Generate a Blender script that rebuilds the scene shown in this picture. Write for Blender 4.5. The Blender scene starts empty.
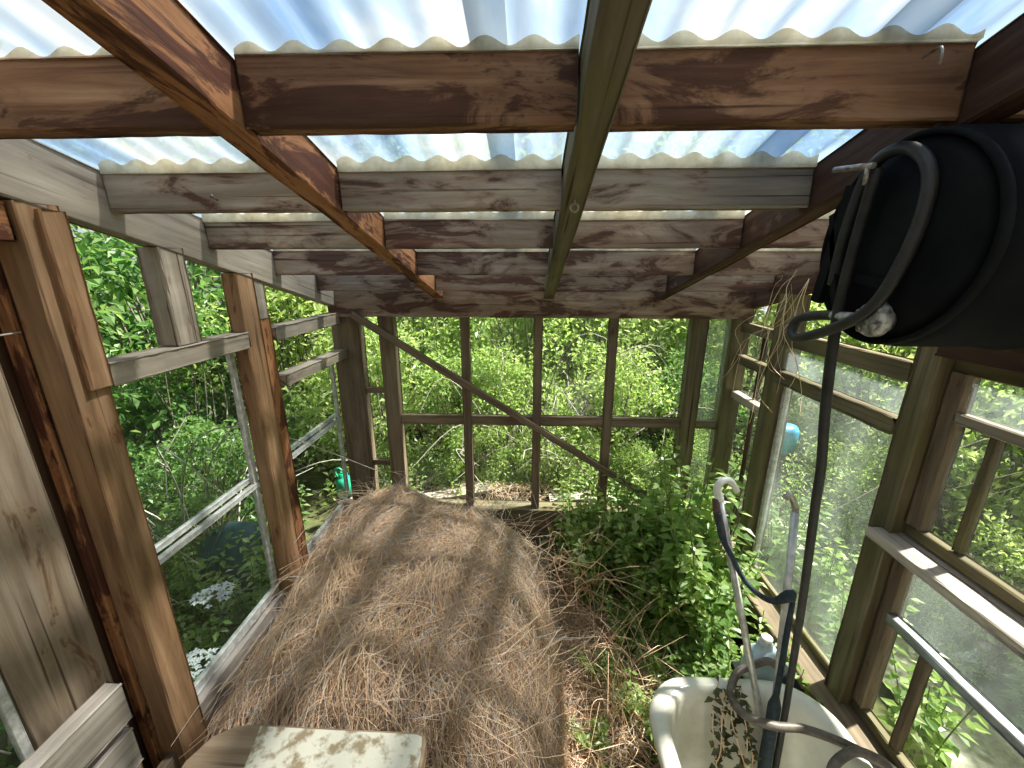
import bpy, math, random
from mathutils import Vector, Matrix, noise
R = random.Random(7)
scn = bpy.context.scene
COL = scn.collection
V3 = Vector

# ------------------------------------------------------------------ mesh helper
class MB:
    def __init__(s): s.v=[]; s.f=[]; s.m=[]; s.smooth=[]
    def face(s, idx, m=0, sm=False): s.f.append(idx); s.m.append(m); s.smooth.append(sm)
    def box(s, a, b, m=0, ch=0.0):
        x0,y0,z0=a; x1,y1,z1=b
        o=len(s.v)
        s.v += [(x0,y0,z0),(x1,y0,z0),(x1,y1,z0),(x0,y1,z0),(x0,y0,z1),(x1,y0,z1),(x1,y1,z1),(x0,y1,z1)]
        for q in ((0,3,2,1),(4,5,6,7),(0,1,5,4),(1,2,6,5),(2,3,7,6),(3,0,4,7)): s.face([o+i for i in q], m)
    def loops(s, loops, closed=True, m=0, sm=True, cap0=False, cap1=False):
        o=len(s.v); n=len(loops[0])
        for l in loops: s.v += [tuple(p) for p in l]
        for i in range(len(loops)-1):
            for j in range(n if closed else n-1):
                k=(j+1)%n
                s.face([o+i*n+j, o+i*n+k, o+(i+1)*n+k, o+(i+1)*n+j], m, sm)
        if cap0: s.face([o+j for j in reversed(range(n))], m)
        if cap1: s.face([o+(len(loops)-1)*n+j for j in range(n)], m)
    def tube(s, pts, r, n=8, m=0, res=6, caps=True, smooth=True):
        pts=[V3(p) for p in pts]
        if smooth and len(pts)>2: pts=spline(pts,res)
        rr = r if callable(r) else (lambda t: r)
        loops=[]; nrm=None
        for i,p in enumerate(pts):
            t=(pts[min(i+1,len(pts)-1)]-pts[max(i-1,0)])
            if t.length<1e-9: t=V3((0,0,1))
            t.normalize()
            if nrm is None:
                nrm=t.orthogonal().normalized()
            else:
                nrm=(nrm-t*nrm.dot(t))
                if nrm.length<1e-6: nrm=t.orthogonal()
                nrm.normalize()
            b=t.cross(nrm)
            k=rr(i/max(1,len(pts)-1))
            loops.append([p+nrm*(k*math.cos(2*math.pi*j/n))+b*(k*math.sin(2*math.pi*j/n)) for j in range(n)])
        s.loops(loops, True, m, n>4, caps, caps)
    def lathe(s, prof, c, axis='x', n=40, m=0):
        loops=[]
        for (a,r) in prof:
            l=[]
            for j in range(n):
                t=2*math.pi*j/n
                u,w=r*math.cos(t), r*math.sin(t)
                p={'x':(c[0]+a,c[1]+u,c[2]+w),'y':(c[0]+w,c[1]+a,c[2]+u),'z':(c[0]+u,c[1]+w,c[2]+a)}[axis]
                l.append(p)
            loops.append(l)
        s.loops(loops, True, m, True, True, True)
    def leaf(s, p, d, up, L, W, m=0, fold=.25):
        d=d.normalized(); side=d.cross(up)
        if side.length<1e-4: side=d.orthogonal()
        side.normalize(); n=side.cross(d)
        o=len(s.v)
        s.v += [tuple(p), tuple(p+d*(L*.45)+side*(W*.5)+n*(fold*W)), tuple(p+d*L-n*(L*.12)), tuple(p+d*(L*.45)-side*(W*.5)+n*(fold*W))]
        s.face([o,o+1,o+2],m); s.face([o,o+2,o+3],m)
    def mesh(s, name, mats):
        me=bpy.data.meshes.new(name); me.from_pydata(s.v,[],s.f)
        for m in mats: me.materials.append(m)
        me.polygons.foreach_set('material_index', s.m)
        me.polygons.foreach_set('use_smooth', s.smooth)
        me.update(); return me
    def build(s, name, mats, parent=None, loc=None):
        if not isinstance(mats,(list,tuple)): mats=[mats]
        if loc is None: loc = parent['_base'] if (parent and '_base' in parent) else None
        if loc is not None:
            L=V3(loc); s.v=[(a-L.x,b-L.y,c-L.z) for a,b,c in s.v]
        o=bpy.data.objects.new(name, s.mesh(name,mats)); COL.objects.link(o)
        if parent: o.parent=parent
        elif loc is not None: o.location=loc
        return o

def spline(pts,res=6):
    out=[]
    n=len(pts)
    for i in range(n-1):
        p0=pts[max(i-1,0)];p1=pts[i];p2=pts[i+1];p3=pts[min(i+2,n-1)]
        for k in range(res):
            t=k/res
            out.append(.5*((2*p1)+(p2-p0)*t+(2*p0-5*p1+4*p2-p3)*t*t+(3*p1-p0-3*p2+p3)*t**3))
    out.append(pts[-1]); return out

def tag(o,label=None,cat=None,group=None,kind=None):
    if label: o['label']=label
    if cat: o['category']=cat
    if group: o['group']=group
    if kind: o['kind']=kind
    return o
BASES={}
def empty(name, loc=(0,0,0), label=None, cat=None, group=None, kind=None):
    o=bpy.data.objects.new(name,None); COL.objects.link(o); o.location=loc; o.empty_display_size=.05
    BASES[o.name]=V3(loc)
    return tag(o,label,cat,group,kind)
def part(mb,name,mats,parent):
    return mb.build(name,mats,parent,BASES.get(parent.name,V3((0,0,0))))
def sub(mb,name,mats,parent):            # sub-part: parent part sits at identity in the thing's frame
    o=mb.build(name,mats,None,None)
    root=parent.parent; b=BASES[root.name] if root else V3((0,0,0))
    o.data.transform(Matrix.Translation(-b)); o.parent=parent
    return o

# ------------------------------------------------------------------ materials
def newmat(name):
    m=bpy.data.materials.new(name); m.use_nodes=True
    nt=m.node_tree; nt.nodes.clear()
    return m,nt
def nd(nt,t,**k):
    n=nt.nodes.new(t)
    for a,b in k.items(): setattr(n,a,b)
    return n
def ramp(nt,stops,interp='LINEAR'):
    r=nd(nt,'ShaderNodeValToRGB'); r.color_ramp.interpolation=interp
    e=r.color_ramp.elements
    while len(e)<len(stops): e.new(.5)
    for i,(p,c) in enumerate(stops):
        e[i].position=p; e[i].color=(*c,1) if len(c)==3 else c
    return r
def coords(nt,scale,rnd=True,kind='Object'):
    tc=nd(nt,'ShaderNodeTexCoord'); mp=nd(nt,'ShaderNodeMapping'); mp.inputs['Scale'].default_value=scale
    src=tc.outputs[kind]
    if rnd:
        oi=nd(nt,'ShaderNodeObjectInfo'); ad=nd(nt,'ShaderNodeVectorMath',operation='ADD')
        mu=nd(nt,'ShaderNodeMath',operation='MULTIPLY'); mu.inputs[1].default_value=37.0
        nt.links.new(oi.outputs['Random'],mu.inputs[0]); nt.links.new(src,ad.inputs[0]); nt.links.new(mu.outputs[0],ad.inputs[1])
        src=ad.outputs[0]
    nt.links.new(src,mp.inputs['Vector']); return mp.outputs[0]
def noise_n(nt,vec,scale=1,detail=5,rough=.6,dist=0):
    n=nd(nt,'ShaderNodeTexNoise'); n.inputs['Scale'].default_value=scale; n.inputs['Detail'].default_value=detail
    n.inputs['Roughness'].default_value=rough; n.inputs['Distortion'].default_value=dist
    nt.links.new(vec,n.inputs['Vector']); return n.outputs['Fac']
def mixc(nt,f,a,b,mode='MIX'):
    m=nd(nt,'ShaderNodeMix',data_type='RGBA',blend_type=mode)
    for s,v in ((0,f),(6,a),(7,b)):
        if hasattr(v,'is_linked') or hasattr(v,'links'): nt.links.new(v,m.inputs[s])
        else: m.inputs[s].default_value = v if isinstance(v,(int,float)) else (*v,1)
    return m.outputs[2]
def out(nt,sh):
    o=nd(nt,'ShaderNodeOutputMaterial'); nt.links.new(sh,o.inputs['Surface'])

def wood(name, dark, mid, light, stain=None, amt=.5, edge=None, moss=None, bump=.5, rough=.8, grain=26, axis=0):
    m,nt=newmat(name)
    sc=[grain]*3; sc[axis]=1.6
    v=coords(nt,tuple(sc)); g=noise_n(nt,v,1,8,.65,.6)
    c=ramp(nt,[(.30,dark),(.5,mid),(.70,light)]); nt.links.new(g,c.inputs[0]); col=c.outputs[0]
    s2=[9,9,9]; s2[axis]=2.6
    lo=noise_n(nt,coords(nt,tuple(s2)),1,3,.55)
    lr=ramp(nt,[(.3,(.62,.62,.62)),(.7,(1.12,1.1,1.08))]); nt.links.new(lo,lr.inputs[0])
    col=mixc(nt,1.0,col,lr.outputs[0],'MULTIPLY')
    if stain:
        s3=[13,13,13]; s3[axis]=4.0
        st=noise_n(nt,coords(nt,tuple(s3)),1,8,.66,.6)
        k=.5+(.5-amt)*.5
        mk=ramp(nt,[(k-.02,(0,0,0)),(k+.06,(1,1,1))]); nt.links.new(st,mk.inputs[0])
        g2=noise_n(nt,coords(nt,tuple(sc)),1.7,7,.7,.2); gr=ramp(nt,[(.35,tuple(c*.55 for c in stain)),(.55,stain),(.72,tuple(min(1,c*2.2) for c in stain))]); nt.links.new(g2,gr.inputs[0])
        ms_=nd(nt,'ShaderNodeMath',operation='MULTIPLY'); ms_.inputs[1].default_value=.9; nt.links.new(mk.outputs[0],ms_.inputs[0])
        col=mixc(nt,ms_.outputs[0],col,gr.outputs[0])
        if edge:
            ek=ramp(nt,[(k-.06,(0,0,0)),(k-.005,(1,1,1)),(k+.03,(0,0,0))]); nt.links.new(st,ek.inputs[0])
            em=nd(nt,'ShaderNodeMath',operation='MULTIPLY'); em.inputs[1].default_value=.55; nt.links.new(ek.outputs[0],em.inputs[0])
            col=mixc(nt,em.outputs[0],col,edge)
    if moss:
        ms=noise_n(nt,coords(nt,(5,5,5)),1,5,.6)
        mk=ramp(nt,[(.45,(0,0,0)),(.65,(1,1,1))]); nt.links.new(ms,mk.inputs[0])
        mm=nd(nt,'ShaderNodeMath',operation='MULTIPLY'); mm.inputs[1].default_value=.6; nt.links.new(mk.outputs[0],mm.inputs[0])
        col=mixc(nt,mm.outputs[0],col,moss)
    # fine dark cracks along the grain
    sk=[70]*3; sk[axis]=1.1
    ck=noise_n(nt,coords(nt,tuple(sk)),1,2,.5,.3)
    cr=ramp(nt,[(.27,(.25,.2,.17)),(.36,(1,1,1))]); nt.links.new(ck,cr.inputs[0])
    col=mixc(nt,1.0,col,cr.outputs[0],'MULTIPLY')
    b=nd(nt,'ShaderNodeBsdfPrincipled'); b.inputs['Roughness'].default_value=rough; b.inputs['Specular IOR Level'].default_value=.3
    nt.links.new(col,b.inputs['Base Color'])
    bm=nd(nt,'ShaderNodeBump'); bm.inputs['Strength'].default_value=bump; bm.inputs['Distance'].default_value=.004
    nt.links.new(g,bm.inputs['Height']); nt.links.new(bm.outputs[0],b.inputs['Normal'])
    out(nt,b.outputs[0]); return m

def plain(name,c1,c2=None,scale=20,rough=.6,metal=0,bump=.2,spec=.5,detail=5,lo=.35,hi=.65,rnd=True):
    m,nt=newmat(name)
    n=noise_n(nt,coords(nt,(scale,)*3,rnd),1,detail,.6)
    r=ramp(nt,[(lo,c1),(hi,c2 or c1)]); nt.links.new(n,r.inputs[0])
    b=nd(nt,'ShaderNodeBsdfPrincipled'); b.inputs['Roughness'].default_value=rough; b.inputs['Metallic'].default_value=metal
    b.inputs['Specular IOR Level'].default_value=spec
    nt.links.new(r.outputs[0],b.inputs['Base Color'])
    if bump:
        bm=nd(nt,'ShaderNodeBump'); bm.inputs['Strength'].default_value=bump; bm.inputs['Distance'].default_value=.003
        nt.links.new(n,bm.inputs['Height']); nt.links.new(bm.outputs[0],b.inputs['Normal'])
    out(nt,b.outputs[0]); return m

def leafmat(name,c1,c2,tr,trans=.55):
    m,nt=newmat(name)
    n=noise_n(nt,coords(nt,(5,5,5)),1,3,.6)
    r=ramp(nt,[(.32,c1),(.68,c2)]); nt.links.new(n,r.inputs[0])
    b=nd(nt,'ShaderNodeBsdfPrincipled'); b.inputs['Roughness'].default_value=.36; b.inputs['Specular IOR Level'].default_value=.5
    nt.links.new(r.outputs[0],b.inputs['Base Color'])
    t=nd(nt,'ShaderNodeBsdfTranslucent'); t.inputs[0].default_value=(*tr,1)
    x=nd(nt,'ShaderNodeMixShader'); x.inputs[0].default_value=trans
    nt.links.new(b.outputs[0],x.inputs[1]); nt.links.new(t.outputs[0],x.inputs[2])
    out(nt,x.outputs[0]); return m

def glass(name,dust_lo,dust_hi,dust=(.75,.78,.76)):
    m,nt=newmat(name)
    tr=nd(nt,'ShaderNodeBsdfTransparent'); tr.inputs[0].default_value=(.94,.97,.95,1)
    gl=nd(nt,'ShaderNodeBsdfGlossy'); gl.inputs['Roughness'].default_value=.04
    lw=nd(nt,'ShaderNodeLayerWeight'); pw=nd(nt,'ShaderNodeMath',operation='POWER'); pw.inputs[1].default_value=5; nt.links.new(lw.outputs['Facing'],pw.inputs[0])
    ma=nd(nt,'ShaderNodeMath',operation='MULTIPLY_ADD'); ma.inputs[1].default_value=.45; ma.inputs[2].default_value=.025; nt.links.new(pw.outputs[0],ma.inputs[0])
    x=nd(nt,'ShaderNodeMixShader'); nt.links.new(ma.outputs[0],x.inputs[0]); nt.links.new(tr.outputs[0],x.inputs[1]); nt.links.new(gl.outputs[0],x.inputs[2])
    df=nd(nt,'ShaderNodeBsdfDiffuse'); df.inputs[0].default_value=(*dust,1)
    tl=nd(nt,'ShaderNodeBsdfTranslucent'); tl.inputs[0].default_value=(*dust,1)
    dx=nd(nt,'ShaderNodeMixShader'); dx.inputs[0].default_value=.5; nt.links.new(df.outputs[0],dx.inputs[1]); nt.links.new(tl.outputs[0],dx.inputs[2])
    n=noise_n(nt,coords(nt,(4,4,2.2)),1,6,.62)
    mr=nd(nt,'ShaderNodeMapRange'); mr.inputs[1].default_value=.35; mr.inputs[2].default_value=.7; mr.inputs[3].default_value=dust_lo; mr.inputs[4].default_value=dust_hi
    nt.links.new(n,mr.inputs[0])
    y=nd(nt,'ShaderNodeMixShader'); nt.links.new(mr.outputs[0],y.inputs[0]); nt.links.new(x.outputs[0],y.inputs[1]); nt.links.new(dx.outputs[0],y.inputs[2])
    out(nt,y.outputs[0]); return m

W_NEAR  = wood('wood_brown_weathered',(.11,.048,.024),(.28,.14,.07),(.48,.29,.17),stain=(.07,.028,.015),amt=.5,edge=(.26,.14,.08))
W_GREY  = wood('wood_bleached_stained',(.25,.195,.14),(.39,.325,.25),(.53,.46,.38),stain=(.10,.040,.026),amt=.40,edge=(.27,.17,.12))
W_STAIN = wood('wood_bleached_mottled',(.21,.145,.10),(.36,.275,.205),(.52,.44,.36),stain=(.095,.040,.027),amt=.52,edge=(.26,.16,.115))
W_PALE  = wood('wood_bleached',(.26,.22,.17),(.40,.34,.27),(.52,.46,.38),stain=(.20,.085,.05),amt=.22)
W_ORANGE= wood('wood_orange_brown',(.15,.062,.026),(.33,.145,.062),(.49,.255,.125),stain=(.085,.026,.015),amt=.50,edge=(.50,.22,.09))
W_POST  = wood('wood_tan_orange',(.19,.10,.048),(.38,.22,.115),(.53,.34,.20),stain=(.19,.085,.04),amt=.28,edge=(.36,.18,.09))
W_BROWN = wood('wood_dark_brown',(.045,.022,.012),(.095,.048,.025),(.17,.092,.05))
W_DARK  = wood('wood_dark_red',(.035,.017,.011),(.075,.036,.022),(.14,.075,.047),stain=(.19,.10,.065),amt=.3)
W_MID   = wood('wood_grey_brown',(.12,.085,.056),(.22,.165,.112),(.33,.26,.19),stain=(.075,.045,.03),amt=.2)
W_OLIVE = wood('wood_olive_grey',(.085,.068,.038),(.165,.135,.083),(.26,.22,.15),stain=(.075,.05,.03),amt=.16,moss=(.13,.12,.04))
W_PLANK = wood('wood_plank_tan',(.19,.13,.085),(.33,.25,.175),(.44,.36,.28),stain=(.16,.085,.045),amt=.3,edge=(.31,.22,.14))
W_WHITE = wood('wood_weathered_pale',(.34,.28,.23),(.52,.46,.40),(.66,.60,.54),stain=(.20,.15,.11),amt=.25)
W_DECK  = wood('wood_lichen_board',(.20,.13,.08),(.30,.21,.135),(.40,.30,.2))
PAINT   = plain('paint_peeling_cream',(.30,.23,.14),(.66,.62,.50),26,.75,0,.8,.3,9,.40,.52)
SASH_W  = plain('paint_white_flaking',(.42,.41,.37),(.72,.72,.69),45,.6,0,.3)
METAL_F = plain('galvanised_metal',(.18,.19,.20),(.42,.43,.44),14,.38,.7,.15)
ALU     = plain('aluminium_tube',(.42,.42,.41),(.72,.72,.70),30,.35,.6,.1)
BLACK   = plain('black_enamel',(.003,.004,.006),(.008,.009,.011),7,.65,0,.15,.06)
BLACK2  = plain('black_cap_paint',(.004,.005,.006),(.010,.012,.013),10,.7,0,.25,.1)
RUBBER  = plain('black_rubber',(.012,.012,.012),(.03,.03,.03),30,.5,0,.1,.4)
RUBBERG = plain('grey_black_rubber',(.012,.012,.012),(.03,.03,.029),30,.5,0,.1,.5)
CAST    = plain('corroded_alloy',(.10,.10,.095),(.55,.55,.52),60,.55,.3,.8,.5,6,.4,.6)
ENAMEL  = plain('cream_enamel',(.50,.48,.37),(.76,.75,.67),5,.22,0,.03,.5,6,.3,.6)
HOSEM   = plain('garden_hose_rubber',(.075,.06,.047),(.15,.125,.10),40,.45,0,.1)
CLOTH   = plain('dark_teal_webbing',(.012,.022,.03),(.03,.05,.065),60,.8,0,.3)
LEATHER = plain('brown_grip',(.06,.035,.028),(.13,.075,.06),50,.6,0,.3)
HOOKW   = plain('white_plastic',(.68,.68,.62),(.82,.82,.78),30,.4,0,.1)
BLUEP   = plain('pale_blue_plastic',(.36,.50,.60),(.62,.74,.82),18,.3,0,.4)
SKYBLUE = plain('sky_blue_plastic',(.03,.28,.55),(.12,.50,.78),12,.35,0,.2)
GREENP  = plain('emerald_plastic',(.0,.24,.13),(.03,.42,.25),12,.3,0,.2)
TEALP   = plain('teal_tarpaulin',(.04,.10,.12),(.10,.20,.22),10,.5,0,.5)
DIRT    = plain('soil',(.030,.021,.014),(.10,.075,.05),26,.95,0,.8,.1,8,rnd=False)
GROUNDM = plain('garden_ground',(.035,.04,.015),(.11,.12,.05),7,.95,0,.8,.1,8,rnd=False)
BARK    = plain('bark_grey',(.10,.085,.065),(.26,.23,.19),22,.9,0,.6,.2)
TWIG    = plain('twig_pale',(.25,.22,.18),(.48,.44,.39),22,.8,0,.3,.2)
DRY1    = plain('dry_stalk_tan',(.60,.43,.26),(.85,.65,.43),4,.75,0,0,.3)
DRY2    = plain('dry_stalk_pinkish',(.55,.35,.22),(.78,.54,.36),4,.75,0,0,.3)
DRY3    = plain('dry_stalk_grey',(.40,.34,.29),(.60,.53,.47),4,.75,0,0,.3)
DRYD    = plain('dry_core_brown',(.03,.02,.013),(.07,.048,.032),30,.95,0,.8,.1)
DEADL   = plain('dead_leaf',(.06,.065,.03),(.16,.16,.075),12,.8,0,.1,.2)
STEMG   = plain('green_stem',(.10,.15,.04),(.20,.25,.08),10,.6,0,0)
PETAL   = plain('white_blossom',(.70,.72,.72),(.86,.86,.86),10,.6,0,0)
STEEL   = plain('rusty_steel',(.16,.12,.09),(.5,.48,.45),60,.4,.6,.2)
LEAF_A=leafmat('leaf_fresh',(.17,.28,.065),(.32,.44,.13),(.47,.62,.15))
LEAF_B=leafmat('leaf_mid',(.09,.18,.045),(.20,.32,.10),(.35,.50,.12))
LEAF_C=leafmat('leaf_pale',(.30,.38,.17),(.46,.54,.28),(.56,.66,.24))
LEAF_D=leafmat('leaf_dark',(.025,.085,.022),(.07,.16,.045),(.12,.28,.05))
GL_CLEAN=glass('glass_clear',.0,.02)
GL_DUST =glass('glass_dusty',.02,.16,(.70,.78,.74))
GL_HAZE =glass('glass_hazy',.05,.26,(.70,.78,.80))

def sheetmat():
    m,nt=newmat('roof_fibreglass')
    n=noise_n(nt,coords(nt,(3.2,1.3,1)),1,5,.6,.5)
    c=ramp(nt,[(.36,(.07,.118,.19)),(.5,(.15,.20,.25)),(.64,(.285,.30,.295))]); nt.links.new(n,c.inputs[0])
    tl=nd(nt,'ShaderNodeBsdfTranslucent'); nt.links.new(c.outputs[0],tl.inputs[0])
    tr=nd(nt,'ShaderNodeBsdfTransparent'); tr.inputs[0].default_value=(.90,.95,1,1)
    n2=noise_n(nt,coords(nt,(9,2,1)),1,5,.6)
    mr=nd(nt,'ShaderNodeMapRange'); mr.inputs[1].default_value=.3; mr.inputs[2].default_value=.7; mr.inputs[3].default_value=.26; mr.inputs[4].default_value=.10
    nt.links.new(n2,mr.inputs[0])
    x=nd(nt,'ShaderNodeMixShader'); nt.links.new(mr.outputs[0],x.inputs[0]); nt.links.new(tl.outputs[0],x.inputs[1]); nt.links.new(tr.outputs[0],x.inputs[2])
    gl=nd(nt,'ShaderNodeBsdfGlossy'); gl.inputs['Roughness'].default_value=.15
    y=nd(nt,'ShaderNodeMixShader'); y.inputs[0].default_value=.06; nt.links.new(x.outputs[0],y.inputs[1]); nt.links.new(gl.outputs[0],y.inputs[2])
    out(nt,y.outputs[0]); return m
SHEET=sheetmat()

# ------------------------------------------------------------------ timber
def beam(name,p0,p1,w,h,mat,parent,up=(0,0,1),rough=.0012,segs=10,label=None):
    """timber from p0 to p1 (centre line); h along 'up', w across; local X runs along the grain"""
    p0=V3(p0);p1=V3(p1); d=p1-p0; L=d.length; X=d.normalized(); Z=V3(up); Z=(Z-X*Z.dot(X)).normalized(); Y=Z.cross(X)
    c=min(.004,w*.12,h*.12); mb=MB(); loops=[]
    for i in range(segs+1):
        x=-L/2+L*i/segs; l=[]
        for (a,b) in ((-1,-1),(1,-1),(1,1),(-1,1)):
            for k in ((0,1) if a*b>0 else (1,0)):
                y=a*(w/2-(c if k==0 else 0)); z=b*(h/2-(c if k==1 else 0))
                l.append((x,y+R.uniform(-rough,rough),z+R.uniform(-rough,rough)))
        loops.append(l)
    mb.loops(loops,True,0,False,True,True)
    o=mb.build(name,mat)
    M=Matrix.Translation((p0+p1)/2) @ Matrix((X,Y,Z)).transposed().to_4x4()
    if parent:
        o.parent=parent; M=Matrix.Translation(-BASES.get(parent.name,V3((0,0,0))))@M
    o.matrix_basis=M
    if label: o['label']=label
    return o
def post(name,x0,x1,y0,y1,z0,z1,mat,parent,**k):
    return beam(name,((x0+x1)/2,(y0+y1)/2,z0),((x0+x1)/2,(y0+y1)/2,z1),abs(y1-y0),abs(x1-x0),mat,parent,up=(1,0,0),**k)
def railx(name,x0,x1,y0,y1,z0,z1,mat,parent,**k):
    return beam(name,(x0,(y0+y1)/2,(z0+z1)/2),(x1,(y0+y1)/2,(z0+z1)/2),abs(y1-y0),abs(z1-z0),mat,parent,**k)
def raily(name,x0,x1,y0,y1,z0,z1,mat,parent,**k):
    return beam(name,((x0+x1)/2,y0,(z0+z1)/2),((x0+x1)/2,y1,(z0+z1)/2),abs(x1-x0),abs(z1-z0),mat,parent,**k)
def pane(name,a,b,mat,parent):
    mb=MB(); mb.box(a,b); return part(mb,name,mat,parent)
def RB(y,off=0): return 2.311+off-.25*y          # underside of the roof timbers

XL,XR,YF=-1.09,1.15,2.30
# ------------------------------------------------------------------ ground + floor
mb=MB(); N=60; S=26.0
for i in range(N+1):
    for j in range(N+1):
        x=-S/2+S*i/N; y=-S/2+4+S*j/N
        z=-.06+.05*noise.noise(V3((x*.7,y*.7,0)))
        mb.v.append((x,y,z))
for i in range(N):
    for j in range(N): a=i*(N+1)+j; mb.face([a,a+N+1,a+N+2,a+1],0,True)
tag(mb.build('ground',GROUNDM),kind='structure')
mb=MB()
for j in range(41):
    y=-1.5+.15*j
    for k in range(5):
        mb.v.append((1.72+.10*k+.05*noise.noise(V3((k*3.1,y*1.3,7))),y,-.012+.006*noise.noise(V3((k*2.0,y*4,2)))))
for j in range(40):
    for k in range(4): a=j*5+k; mb.face([a,a+1,a+6,a+5],0,True)
tag(mb.build('path',plain('path_pale_gravel',(.34,.33,.25),(.56,.55,.46),30,.95,0,.6,.1,6,rnd=False)),kind='structure')
mb=MB(); N=40
for i in range(N+1):
    for j in range(N+1):
        x=XL-.05+(XR-XL+.1)*i/N; y=-.4+(YF+.45)*j/N
        mb.v.append((x,y,.0+.018*noise.noise(V3((x*5,y*5,3)))))
for i in range(N):
    for j in range(N): a=i*(N+1)+j; mb.face([a,a+N+1,a+N+2,a+1],0,True)
tag(mb.build('floor',DIRT),kind='structure')

# ------------------------------------------------------------------ roof
ceil=empty('ceiling',(0,0,0),kind='structure')
YN=-.35; YE=2.36
def rafter(xc,w,mat,off=0,h=.10,y0=YN,y1=YE,name='rafter'):
    a=V3((xc,y0,RB(y0,off)+h/2)); b=V3((xc,y1,RB(y1,off)+h/2))
    return beam(name,a,b,w,h*math.cos(math.atan(.25)),mat,ceil,segs=26,rough=.001)
rafter(-1.115,.05,W_PALE,-.05,.15)
rafter(-.507,.056,W_ORANGE,-.006,.108)
rafter(.098,.056,W_OLIVE,-.008,.108)
rafter(.690,.052,W_DARK,-.012,.112)
rafter(1.205,.05,W_DARK,-.05,.15)
nogs=[.40,.746,1.08,1.39,1.75,2.08]
bays=[(-1.09,-.535),(-.479,.070),(.126,.664),(.716,1.18)]
for i,y in enumerate(nogs):
    for k,(a,b) in enumerate(bays):
        z=RB(y); h=[.105,.108,.094,.09,.10,.10][i]
        mat = W_NEAR if i<2 else (W_STAIN if i>=4 or k in (1,2) and i>2 else W_GREY)
        if k==3: mat=W_NEAR if i<3 else W_STAIN
        dy=R.uniform(-.006,.006)
        beam('purlin',(a,y+.022+dy,z+h/2),(b,y+.022+dy+R.uniform(-.005,.005),z+h/2),.044,h,mat,ceil,segs=12,rough=.0008)
def foam():
    m,nt=newmat('foam_cream')
    n=noise_n(nt,coords(nt,(30,30,30)),1,4,.6); r=ramp(nt,[(.35,(.66,.61,.48)),(.65,(.88,.85,.74))]); nt.links.new(n,r.inputs[0])
    d=nd(nt,'ShaderNodeBsdfDiffuse'); t=nd(nt,'ShaderNodeBsdfTranslucent'); x=nd(nt,'ShaderNodeMixShader'); x.inputs[0].default_value=.75
    nt.links.new(r.outputs[0],d.inputs[0]); nt.links.new(r.outputs[0],t.inputs[0]); nt.links.new(d.outputs[0],x.inputs[1]); nt.links.new(t.outputs[0],x.inputs[2]); out(nt,x.outputs[0]); return m
FOAM=foam()
def closure(a,b,y,h):
    # wavy filler strip between a purlin and the corrugations
    mb=MB(); n=max(8,int((b-a)/.0076)); lps=[]
    for i in range(n+1):
        x=a+(b-a)*i/n; w=.0072*math.cos(2*math.pi*x/.076)+.0012*noise.noise(V3((x*40,y*9,0)))
        y0,y1=y+.001,y+.016
        lps.append([(x,y0,RB(y0)+h-.004),(x,y1,RB(y1)+h-.004),(x,y1,RB(y1)+.116+w),(x,y0,RB(y0)+.116+w)])
    mb.loops(lps,True,0,False,True,True)
    return part(mb,'closure_strip',FOAM,ceil)
for i,y in enumerate(nogs[:5]):
    for (a,b) in bays: closure(a,b,y,[.105,.108,.094,.09,.10][i])
# corrugated sheets, ridges running down the slope
def sheet(x0,x1,lift,y0=-.40,y1=2.52):
    mb=MB(); per=.076; nx=int((x1-x0)/per*10); ny=12
    for j in range(ny+1):
        y=y0+(y1-y0)*j/ny
        for i in range(nx+1):
            x=x0+(x1-x0)*i/nx
            z=RB(y)+.1175+lift+.0072*math.cos(2*math.pi*x/per)+.003*noise.noise(V3((x*3,y*2,lift*50)))
            mb.v.append((x,y,z))
    for j in range(ny):
        for i in range(nx):
            a=j*(nx+1)+i; mb.face([a,a+1,a+nx+2,a+nx+1],0,True)
    o=part(mb,'roof_sheet',SHEET,ceil)
    return o
for i,(a,b) in enumerate([(-1.30,-.62),(-.684,-.04),(-.10,.58),(.516,1.32)]): sheet(a,b,.0016*(i%2))

# unseen house wall of the lean-to, added behind the camera to block sky light
wn=empty('wall_near_added',(0,-.5,0),kind='structure')
for k in range(19):
    z=.0+.17*k; railx('siding_board',-2.6,2.6,-.56,-.53,z,z+.165,W_WHITE,wn)  # pale boards, so the added wall also bounces light inside
# ------------------------------------------------------------------ far wall
wf=empty('wall_far',(0,YF,0),kind='structure')
railx('top_plate',-1.14,1.20,YF-.045,YF+.045,1.638,1.795,W_STAIN,wf,segs=26)
post('corner_post',-1.145,-.985,YF-.02,YF+.06,0,1.64,W_MID,wf)
post('post',-.872,-.782,YF-.02,YF+.05,0,1.64,W_MID,wf)
post('post',.895,.985,YF-.02,YF+.05,0,1.64,W_OLIVE,wf)
post('corner_post',1.11,1.21,YF-.03,YF+.06,0,1.66,W_OLIVE,wf)
railx('sill',-1.14,1.20,YF-.04,YF+.07,.35,.425,W_OLIVE,wf)
for k,(z0,z1) in enumerate([(-.02,.165),(.17,.349)]): railx('base_board',-1.14,1.20,YF+.0,YF+.03,z0,z1,W_MID,wf)
beam('diagonal_brace',(-1.0,YF-.055,1.655),(.72,YF-.055,.56),.03,.038,W_MID,wf,label='thin diagonal brace batten across the far window')
w=empty('window_1',(0,YF,0),kind='structure')
for x in (-.374,.045,.467): post('mullion',x-.026,x+.026,YF-.018,YF+.03,.425,1.64,W_MID,w)
for a,b in ((-.782,-.40),(-.348,.019),(.071,.441),(.493,.895)): railx('glazing_bar',a,b,YF-.012,YF+.025,.985,1.045,W_MID,w)
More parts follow.
